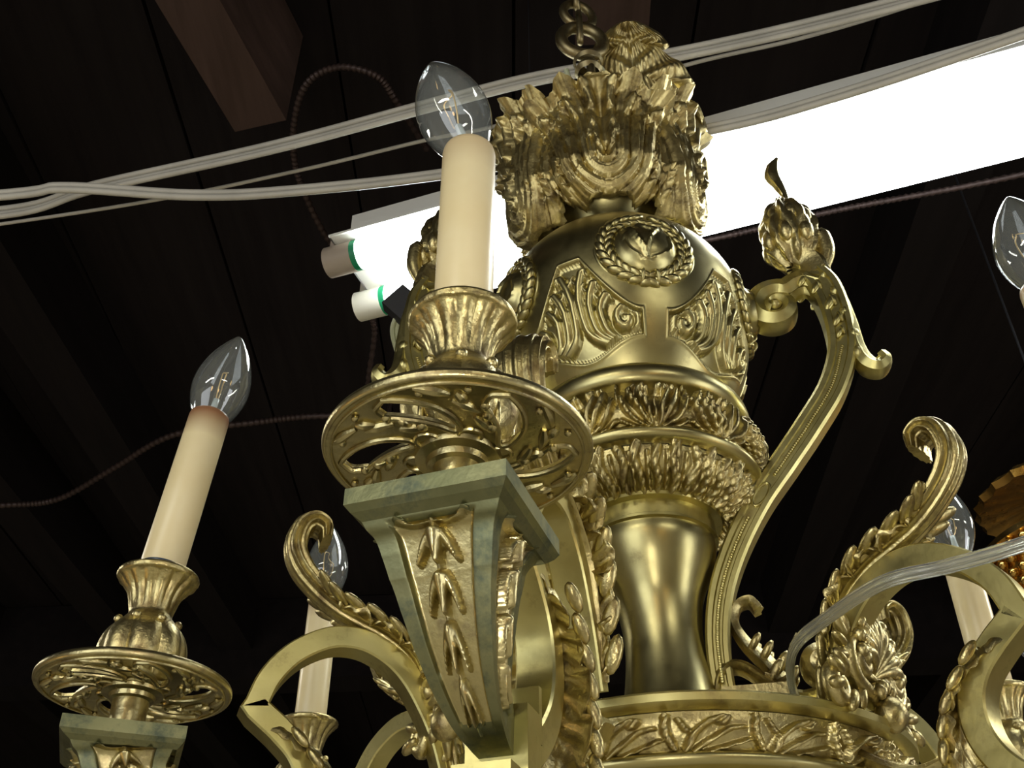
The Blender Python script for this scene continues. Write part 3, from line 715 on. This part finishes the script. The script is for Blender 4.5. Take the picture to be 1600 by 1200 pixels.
def g_pan():
    """pierced drip pan: swirled slots cut from a disc, ridges, bosses, rolled rim"""
    cu = bpy.data.curves.new('pan', 'CURVE'); cu.dimensions = '2D'; cu.fill_mode = 'BOTH'; cu.extrude = 0.006
    def poly(pts):
        s = cu.splines.new('POLY'); s.points.add(len(pts)-1)
        for p, q in zip(s.points, pts): p.co = (q[0], q[1], 0, 1)
        s.use_cyclic_u = True
    poly([(0.228*math.cos(t), 0.228*math.sin(t)) for t in np.linspace(0, 2*PI, 96, endpoint=False)])
    slots = []
    for k in range(6):
        a0 = 2*PI*k/6
        cl = []
        for t in np.linspace(0, 1, 14):
            r_ = 0.085+0.108*t; a = a0-0.75*t**1.1; cl.append((r_*math.cos(a), r_*math.sin(a)))
        cl = np.array(cl); T = np.gradient(cl, axis=0); T /= np.linalg.norm(T, axis=1)[:, None]; N = np.stack([-T[:, 1], T[:, 0]], -1)
        wv = np.array([.004]+[0.010+0.017*math.sin(PI*min(1, t*0.62+.02)) for t in np.linspace(0, 1, 12)]+[.004])
        out = np.vstack([cl+N*wv[:, None], (cl-N*wv[:, None])[::-1]]); poly(out.tolist()); slots.append(out)
    ob = bpy.data.objects.new('tmp', cu); C.objects.link(ob)
    bpy.context.view_layer.update()
    me = bpy.data.meshes.new_from_object(ob.evaluated_get(bpy.context.evaluated_depsgraph_get()))
    V = np.array([v.co[:] for v in me.vertices]); F = [tuple(p.vertices) for p in me.polygons]
    C.objects.unlink(ob); bpy.data.objects.remove(ob); bpy.data.meshes.remove(me)
    g = G(); g.add(V, F)
    lathe(g, [(RPAN+.004*math.cos(t)*1.6-.004, 0.004+.010*math.sin(t)) for t in np.linspace(0, 2*PI, 15)], 120)
    lathe(g, [(0.219+.003*math.cos(t), -.007+.004*math.sin(t)) for t in np.linspace(0, 2*PI, 9)], 96)
    for k in range(6):
        o = slots[k]; tube(g, [(x*1.0, y*1.0, -.007) for x, y in o]+[(o[0][0], o[0][1], -.007)], 0.0058, 8)
        a0 = 2*PI*k/6
        for dd, rr_, sz in ((.52, .115, .011), (.76, .168, .009), (.30, .200, .007), (.95, .205, .007)):
            a = a0-dd; ell(g, (rr_*math.cos(a), rr_*math.sin(a), -.010), (sz, sz, sz*.8), None, 10)
        for j in range(5):      # little acanthus strokes between the slots
            t0 = .10+.16*j; pts = []
            for t in np.linspace(0, 1, 6):
                r_ = .105+.021*j+.026*t; a = a0-.42-.75*((r_-.085)/.108)**1.1+.04+(.16-.02*j)*t*(1 if j % 2 else -1)*.9; pts.append((r_*math.cos(a), r_*math.sin(a), -.008))
            tube(g, pts, [.004, .0085, .010, .004], 8)
        tube(g, [((.075+.02*math.cos(t))*math.cos(a0+.3)-.02*math.sin(t)*math.sin(a0+.3), (.075+.02*math.cos(t))*math.sin(a0+.3)+.02*math.sin(t)*math.cos(a0+.3), -.008) for t in np.linspace(0, 2*PI, 17)], .004, 6)
    # stepped hub beneath
    lathe(g, [(0.078, -.004), (0.074, -.014), (0.056, -.018), (0.053, -.028), (0.044, -.032), (0.042, -.090), (0.050, -.096), (0.050, -.108)], 48)
    return g
def g_cup():
    g = G()
    def rf(th, Z, R):
        k1 = np.clip((Z-1.225)/.03, 0, 1); k0 = 1-np.clip((Z-1.20)/.02, 0, 1)
        up = 0.008*np.abs(np.cos(th*7))*k1*np.clip((R-.03)/.05, 0, 1.2)*np.clip((1.350-Z)/.035, 0.15, 1)*np.where(Z < 1.349, 1, .3)
        lowr = 0.016*(np.abs(np.cos(th*4))**.6-.4)*k0*np.sin(PI*np.clip((Z-1.0)/.21, 0, 1))
        return up+lowr
    prof = [(0.05, 1.0), (0.078, 1.02), (0.098, 1.07), (0.100, 1.12), (0.090, 1.165), (0.068, 1.20), (0.055, 1.222), (0.055, 1.245), (0.060, 1.275), (0.071, 1.305), (0.089, 1.330), (0.100, 1.338), (0.104, 1.348), (0.102, 1.355), (0.094, 1.352), (0.07, 1.33), (0.045, 1.32)]
    P = spline(prof, 90); th = np.linspace(0, 2*PI, 140, endpoint=False)
    R = P[:, 0][:, None]*np.ones(140); Z = P[:, 1][:, None]*np.ones(140)
    inner = np.arange(90) > 90*12.6/16
    d = rf(th[None, :], Z, R); d[inner] = 0; R = R+d
    g.add(np.stack([R*np.cos(th), R*np.sin(th), Z], -1), grid_faces(90, 140, cu=True))
    for k in range(8):
        a = 2*PI*(k+.5)/8; ell(g, (.078*math.cos(a), .078*math.sin(a), 1.19), (.012, .012, .014), None, 8)
        ell(g, (.094*math.cos(a), .094*math.sin(a), 1.05), (.006, .006, .035), None, 8)
    g.xf(lambda v: v*np.array([1, 1, .86])+np.array([0, 0, .14-1.3])); return g
def g_sleeve():
    g = G(); lathe(g, [(0.0565, .0), (0.058, .005), (0.058, .48), (0.056, .49), (0.050, .495), (0.046, .49), (0.046, .40)], 64); return g
def g_socket():
    g = G(); lathe(g, [(0.048, -.06), (0.054, .0), (0.054, .040), (0.0, .042)], 40); return g
def g_bulb():   # local origin at the sleeve mouth
    g = G()
    lathe(g, [(0.036, -.03), (0.040, -.01), (0.052, .02), (0.070, .06), (0.082, .105), (0.084, .14), (0.079, .18), (0.066, .225), (0.048, .265), (0.028, .30), (0.013, .322), (0.006, .330), (0.0, .332)], 56, sub=50)
    lathe(g, [(0.038, -.07), (0.038, -.03), (0.033, -.02), (0.0, -.018)], 30, m=3)
    lathe(g, [(0.026, -.02), (0.016, .02), (0.010, .06), (0.009, .09), (0.0, .095)], 24, m=1)
    tube(g, [(0.006, 0, .09), (0.022, .006, .13), (0.026, .010, .18), (.018, .006, .20)], .0020, 6, m=2, n=12)
    tube(g, [(-0.006, 0, .09), (-0.026, -.004, .12), (-0.032, -.004, .165)], .0020, 6, m=2, n=12)
    tube(g, [(.018, .006, .20), (0.006, .012, .195), (-.01, -.010, .185), (-.032, -.004, .165)], .0014, 6, m=2, n=20)
    return g
NICK = plain('nickel_cap', (0.5, 0.48, 0.42), 0.3, 1.0)
arm_specs = [  # azimuth, radial shift, height shift, scorch, bulb tilt (world dx, dy)
    (-109.3, 0.101, 0.006, 0.35, (-0.30, 0.0)), (-161.4, 0.0, -0.044, 1.0, (0.13, 0.0)), (143.0, 0.029, 0.030, 0.75, (-0.02, 0.02)),
    (-44.8, -0.052, 0.034, 0.5, (0.02, 0.0)), (19.6, -0.132, -0.021, 0.6, (0.0, 0.0)), (77.0, 0.0, 0.0, 0.5, (0.0, 0.0))]
proto = {}
def build_arm():
    o = link('arm', g_bracket(), BR_YEL, chand, smooth=35)
    for nm, g, m, loc, sm in (('leaf_scroll', g_scroll(), BR_CAST, (0, 0, 0), 60), ('leaf_backing', g_leafback(), BR_CAST, (0, 0, 0), 60), 
            ('pedestal', g_pedestal(), [BR_TARN, BR_PAN], (0, 0, 0), 35), ('drip_pan', g_pan(), BR_PAN, (1.407, 0, 1.0), 40), ('candle_cup', g_cup(), BR_CAST, (1.407, 0, 1.3), 50),
            ('socket', g_socket(), BLUE, (1.407, 0, 1.3), 40), ('candle_sleeve', g_sleeve(), SLEEVE, (1.407, 0, 1.3), 60), ('bulb', g_bulb(), [GLASS, STEM, FILAMENT, NICK], (1.407, 0, 1.795), 60)):
        c = link(nm, g, m, o, loc, smooth=sm)
    return o
first = build_arm()
for i, (az, dr, dz, sc, (tx, ty)) in enumerate(arm_specs):
    if i == 0: o = first
    else:
        o = first.copy(); C.objects.link(o); o.parent = chand
        for c in list(first.children):
            d = c.copy(); C.objects.link(d); d.parent = o
    a = math.radians(az)
    o.location = Vector((dr*math.cos(a), dr*math.sin(a), dz-ZB))*S
    o.rotation_euler = (0, 0, a)
    lean = Vector(((0.0, 0.0, 1.0), (0.085, 0.0, 1.0), (0.0, 0.0, 1.0), (0, 0, 1), (0, 0, 1), (0, 0, 1))[i]); lean.rotate(Matrix.Rotation(-a, 3, 'Z')); lean.normalize()
    lq = lean.to_track_quat('Z', 'Y')
    for c in o.children:
        if c.name.startswith('candle_sleeve') or c.name.startswith('socket'): c.rotation_euler = lq.to_euler()
        if i == 1 and c.name.startswith('candle_sleeve'): c.location = (Vector((1.407, 0, 1.3))+lean*0.033)*S
        if c.name.startswith('bulb'): c.location = (Vector((1.407, 0, 1.3))+lean*0.495)*S
        if c.name.startswith('candle_sleeve'): c['scorch'] = sc
        if c.name.startswith('bulb'):
            v = Vector((tx, ty, 1)); v.rotate(Matrix.Rotation(-a, 3, 'Z')); c.rotation_euler = v.to_track_quat('Z', 'Y').to_euler()
        if c.name.startswith('drip_pan'): c.rotation_euler = (0, 0, [0.36, 0.22, 0.7, 0.2, 0.5, 0][i])

for az in (-38, 212):
    link('palmette', g_rootorn(), BR_CAST, chand, BODY, (0, 0, math.radians(az)), 60)

# ------------------------------------------------------------------ chain above the crown
chain = empty('hanging_chain', (0.35, 2.96, 3.70))
tag(chain, 'dull brass chain of thick ring links rising from the chandelier crown', 'chain')
def linkg(w_, h_, r, flat=0, k=12):
    g = G()
    tube(g, [(w_*math.cos(t)*(1 if flat else 1), 0, h_*math.sin(t)) for t in np.linspace(0, 2*PI, 41)], r, k); return g
def put_link(w_, h_, r, x, y, z, rz, ry=0.0, name='chain_link', m=CHAIN):
    return link(name, linkg(w_, h_, r), m, chain, (x, y, z-3.70), (0, ry, rz), 60)
put_link(.035, .13, .014, 0.03, 0, 3.78, 1.2, -.05)
put_link(.10, .105, .030, -0.02, 0, 4.25, 0.15)
put_link(.04, .12, .018, 0.01, 0, 3.97, 1.5)
put_link(.035, .11, .016, -0.03, 0.0, 4.36, 1.5)
put_link(.075, .085, .022, -.03, .02, 4.49, .3)
for k in range(11):
    put_link(.04, .11, .017, -0.035-.002*k, 0, 4.64+.17*k, 1.4 if k % 2 == 0 else .1)
g = G(); lathe(g, [(0.05, 4.00), (0.065, 4.02), (0.05, 4.06), (0.02, 4.07)], 24); lathe(g, [(0.06, 4.07), (0.07, 4.09), (0.06, 4.11)], 24)
g.xf(lambda v: v-np.array([0, 0, 3.70]))
link('chain_coupler', g, CHAIN, chain)
g = G(); tube(g, [(-.10, .02, 4.06), (-.085, .03, 3.95), (-.09, .02, 3.7)], .012, 8, n=12); tube(g, [(.06, .02, 4.08), (.09, .03, 4.0), (.07, .02, 3.9)], .010, 8, n=12)
g.xf(lambda v: v-np.array([0, 0, 3.70])); link('supply_wire', g, CORD, chain)

# ------------------------------------------------------------------ fluorescent fixture
FA = np.array([-0.896, 4.346]); FB = np.array([-0.769, 4.73]); FD = np.array([3.42, -1.25]); FD = FD/np.linalg.norm(FD); FN = np.array([-FD[1], FD[0]])
fang = math.atan2(FD[1], FD[0]); LT = 5.5
fix = empty('fluorescent_fixture', (*(FA-FD*0.2), 4.2), fang)
tag(fix, 'lit twin-tube white fluorescent ceiling fixture glaring behind the chandelier crown', 'light fixture')
off2 = FB-FA; ox, oy = off2@FD, off2@FN
ymid = oy/2
g = G(); box(g, (LT/2+.3, ymid-0.02, 0.28), (LT/2+.18, 0.14, 0.12)); 
g.add([(.10, ymid-.35, .05), (LT+.5, ymid-.35, .05), (LT+.5, ymid-.15, .17), (.10, ymid-.15, .17), (.10, ymid+.12, .17), (LT+.5, ymid+.12, .17), (LT+.5, ymid+.28, .05), (.10, ymid+.28, .05),
       (.10, ymid-.35, .065), (LT+.5, ymid-.35, .065), (LT+.5, ymid+.28, .065), (.10, ymid+.28, .065)], [(0, 1, 2, 3), (3, 2, 5, 4), (4, 5, 6, 7), (8, 11, 10, 9), (0, 8, 9, 1), (7, 6, 10, 11), (0, 3, 4, 7, 11, 8)])
link('housing', g, ENAMEL, fix)
def cyl_x(g, x0, x1, y, z, r, n=32, m=0):
    return tube(g, [(x0, y, z), (x1, y, z)], r, n, m)
for (x0, y, mh) in ((0.2, 0.0, BAKELITE), (0.2+ox, oy, IVORY)):
    t = link('fluorescent_tube', cyl_x(G(), 0.035, LT, 0, 0, 0.0865), TUBE, fix, (x0, y, 0))
    link('green_end_band', cyl_x(G(), 0, 0.035, 0, 0, 0.0885), GREEN, t)
    g = cyl_x(G(), -0.17, 0, 0, 0, 0.09); box(g, (-.085, 0, .10), (.06, .05, .08)); link('lampholder', g, mh, fix, (x0, y, 0))
    g = cyl_x(G(), 0, 0.17, 0, 0, 0.09); box(g, (.085, 0, .10), (.06, .05, .08)); link('lampholder', g, mh, fix, (x0+LT, y, 0))
link('sticker', box(G(), (0.62, ymid, .10), (.05, .07, .06)), AMBER, fix)
for kx in (1.2, 4.2):
    link('hanger_rod', tube(G(), [(kx, ymid, .38), (kx, ymid, CZ-4.2)], .004, 6), BLACK, fix)

# ------------------------------------------------------------------ cables
def cable(name, pts, r, m, label, cat, group=None, k=10, n=70, ribs=0, off=None):
    P = spline(pts, n)
    if off is not None: P = P+off(np.linspace(0, 1, n))
    o = P[0].copy(); g = G()
    if ribs:
        P2 = spline(P, ribs*4); rr = np.tile([1.0, 1.18, 1.0, 0.82], ribs)*r
        T = P2; g2 = G()
        tube(g, T-o, list(rr), k)
    else: tube(g, P-o, r, k)
    return tag(link(name, g, m, None, o), label, cat, group)
B1 = [(-4.6, 4.6, 4.72), (-3.056, 4.378, 4.6), (-2.419, 4.175, 4.6), (-1.326, 3.89, 4.6), (-0.343, 3.582, 4.6), (0.201, 3.418, 4.6), (0.98, 3.242, 4.6), (1.97, 2.951, 4.6), (3.6, 2.4, 4.6)]
B2 = [(-4.4, 3.95, 4.1), (-2.573, 3.64, 3.95), (-2.24, 3.593, 3.95), (-1.614, 3.649, 3.95), (-1.126, 3.628, 3.95), (-0.316, 3.509, 3.95), (0.879, 3.243, 3.95), (1.466, 3.04, 3.95), (2.214, 2.704, 3.95), (3.6, 2.0, 3.9)]
C3 = [(-4.2, 4.9, 4.85), (-2.327, 4.42, 4.7), (-1.275, 4.156, 4.7), (-0.509, 3.928, 4.7), (0.0, 3.792, 4.7), (0.883, 3.432, 4.7), (1.49, 3.255, 4.7), (2.082, 3.033, 4.7), (3.6, 2.4, 4.7)]
grp = 'white cables slung under the ceiling'
def strand(dy, dz, a=0, p=0):
    return lambda t: np.stack([0*t, dy+a*np.sin(t*9+p), dz+a*.6*np.cos(t*9+p)], -1)
for k, (dy, dz, lab) in enumerate(((0, .034, 'white flat cable on top of the upper bundle running behind the chain'), (.01, .0, 'white flat cable in the middle of the upper bundle behind the chain'), (.0, -.034, 'white flat cable along the bottom of the upper bundle behind the chain'))):
    cable('electrical_cable', B1, .017, CABLE, lab, 'cable', grp, off=strand(dy, dz, .010, .5))
for k, (dy, dz, lab) in enumerate(((0, .016, 'upper white cable of the lower pair passing just above the fluorescent light'), (0, -.018, 'lower white cable of the lower pair passing just above the fluorescent light'))):
    cable('electrical_cable', B2, .017, CABLE, lab, 'cable', grp, off=strand(dy, dz, .006, 1))
cable('electrical_cable', C3, .011, CABLE, 'thin single wire between the two bundles of white cable', 'cable', grp)
cable('armoured_conduit', [(-0.55, 4.5, 5.3), (-0.699, 4.05, 5.2), (-0.796, 3.864, 5.2), (-1.015, 3.797, 5.2), (-1.22, 3.91, 5.2), (-1.344, 4.195, 5.2), (-1.394, 4.502, 5.2), (-1.376, 4.776, 5.2), (-1.287, 5.19, 5.2), (-1.15, 5.6, 5.3)], .020, CONDUIT,
      'ribbed armoured conduit looping in an arch beside the lit joist, left of the front bulb', 'conduit', ribs=70)
cable('armoured_conduit', [(-0.5, 5.1, 4.62), (1.119, 4.535, 4.5), (1.869, 4.282, 4.5), (2.879, 3.998, 4.5), (4.6, 3.4, 4.5)], .018, CONDUIT, 'straight ribbed conduit running along the lower edge of the fluorescent fixture', 'conduit', ribs=110)
cable('armoured_conduit', [(-6.5, 9.5, 5.5), (-5.257, 9.351, 5.5), (-4.622, 9.224, 5.5), (-3.854, 8.621, 5.5), (-3.152, 8.069, 5.5), (-2.339, 7.862, 5.5), (-1.739, 7.761, 5.5), (-.6, 7.9, 5.6)], .028, CONDUIT, 'dim sagging conduit in the dark behind the left candle', 'conduit', ribs=90)
cable('armoured_conduit', [(-0.95, 4.95, 4.6), (-0.934, 5.13, 4.5), (-0.919, 5.389, 4.5), (-1.024, 5.956, 4.5), (-1.035, 6.269, 4.5), (-1.0, 6.9, 4.9), (-1.0, 7.1, 6.0), (-1.0, 7.1, 6.98)], .018, CONDUIT, 'dim conduit dropping below the left end of the fluorescent fixture', 'conduit', ribs=50)
# small black plug and its pale cord hanging in front of the lower tube end
pl = empty('cord_plug', (-0.54, 4.142, 3.62))
tag(pl, 'black connector with a pale green cord hanging by the green-banded tube ends', 'plug')
g = G(); 
box(g, (-.03, 0, 0.02), (.075, .05, .075), Euler((.3, .75, .2)).to_matrix()); box(g, (.11, 0, .035), (.06, .045, .055), Euler((.1, .7, .4)).to_matrix()); tube(g, [(-.02, 0, 0), (.12, 0, .04), (.22, 0, .02)], .03, 8)
link('connector_body', g, BLACK, pl, smooth=20)
g = G(); 
for dx in (-.012, .012):
    tube(g, [(-.05+dx, .02, -.02), (-.085+dx, .15, -.03), (-.07+dx, .38, -.03), (-.04+dx, .70, -.03)], .013, 8, n=20)
link('cord', g, CORD, pl)
# clear cord looping out of the chandelier towards the right
g = G(); P = spline([(1.35, 1.72, 1.07), (1.064, 1.942, 1.05), (0.938, 2.042, 1.05), (0.822, 2.118, 1.05), (0.734, 2.284, 1.04), (0.682, 2.40, 1.02), (0.70, 2.55, 0.99), (0.74, 2.62, 0.93)], 60); o0 = P[0].copy()
for k in range(4):
    a = k*PI/2; tube(g, P-o0+np.array([.005*math.cos(a), .005*math.cos(a), .010*math.sin(a)]), .0075, 8)
tag(link('clear_cord', g, CLEAR, None, o0), 'transparent ribbed lamp cord sweeping from the right edge to the drum ornament', 'cord')

# ------------------------------------------------------------------ second chandelier at the right edge
cx_, cy_ = 3.33, 5.35
c2 = empty('crystal_chandelier', (cx_, cy_, 1.9)); tag(c2, 'amber gold basket chandelier with clear crystals, cut off at the right edge', 'chandelier')
g = G(); lathe(g, [(0.05, 1.42), (0.30, 1.40), (0.50, 1.36), (0.56, 1.31), (0.54, 1.27), (0.45, 1.29), (0.2, 1.34), (0, 1.35)], 72, lambda th, Z, R: .012*np.cos(th*24))
link('canopy', g, GOLD, c2)
g = G()
lathe(g, [(0.56, 0.95), (0.62, 0.97), (0.63, 0.93), (0.57, 0.91)], 72); lathe(g, [(0.50, 0.60), (0.54, 0.62), (0.54, 0.57), (0.5, 0.56)], 72)
for k in range(40):
    for j in range(5):
        a = 2*PI*(k+.5*(j % 2))/40; q = .60-.02*j; ell(g, (q*math.cos(a), q*math.sin(a), .90-.065*j), (.03, .03, .028), None, 8)
lathe(g, [(.575, .93), (.50, .6)], 60)
link('basket', g, GOLD, c2)
g = G(); lathe(g, [(0.40, .20), (0.52, .22), (.50, .17), (.40, .16)], 60); lathe(g, [(0.06, 1.35), (.05, .5), (.08, .1), (.05, 0)], 30); link('lower_ring', g, GOLD, c2)
g = G()
for k in range(28):
    a = 2*PI*k/28
    for j in range(5):
        q = .52-.01*j; ell(g, (q*math.cos(a), q*math.sin(a), .50-.07*j), (.03, .03, .034), None, 7)
o = link('crystal_beads', g, CRYSTAL, c2, smooth=10)
link('hanging_rod', tube(G(), [(0, 0, 1.4), (0, 0, CZ-1.9)], .008, 8), BLACK, c2)
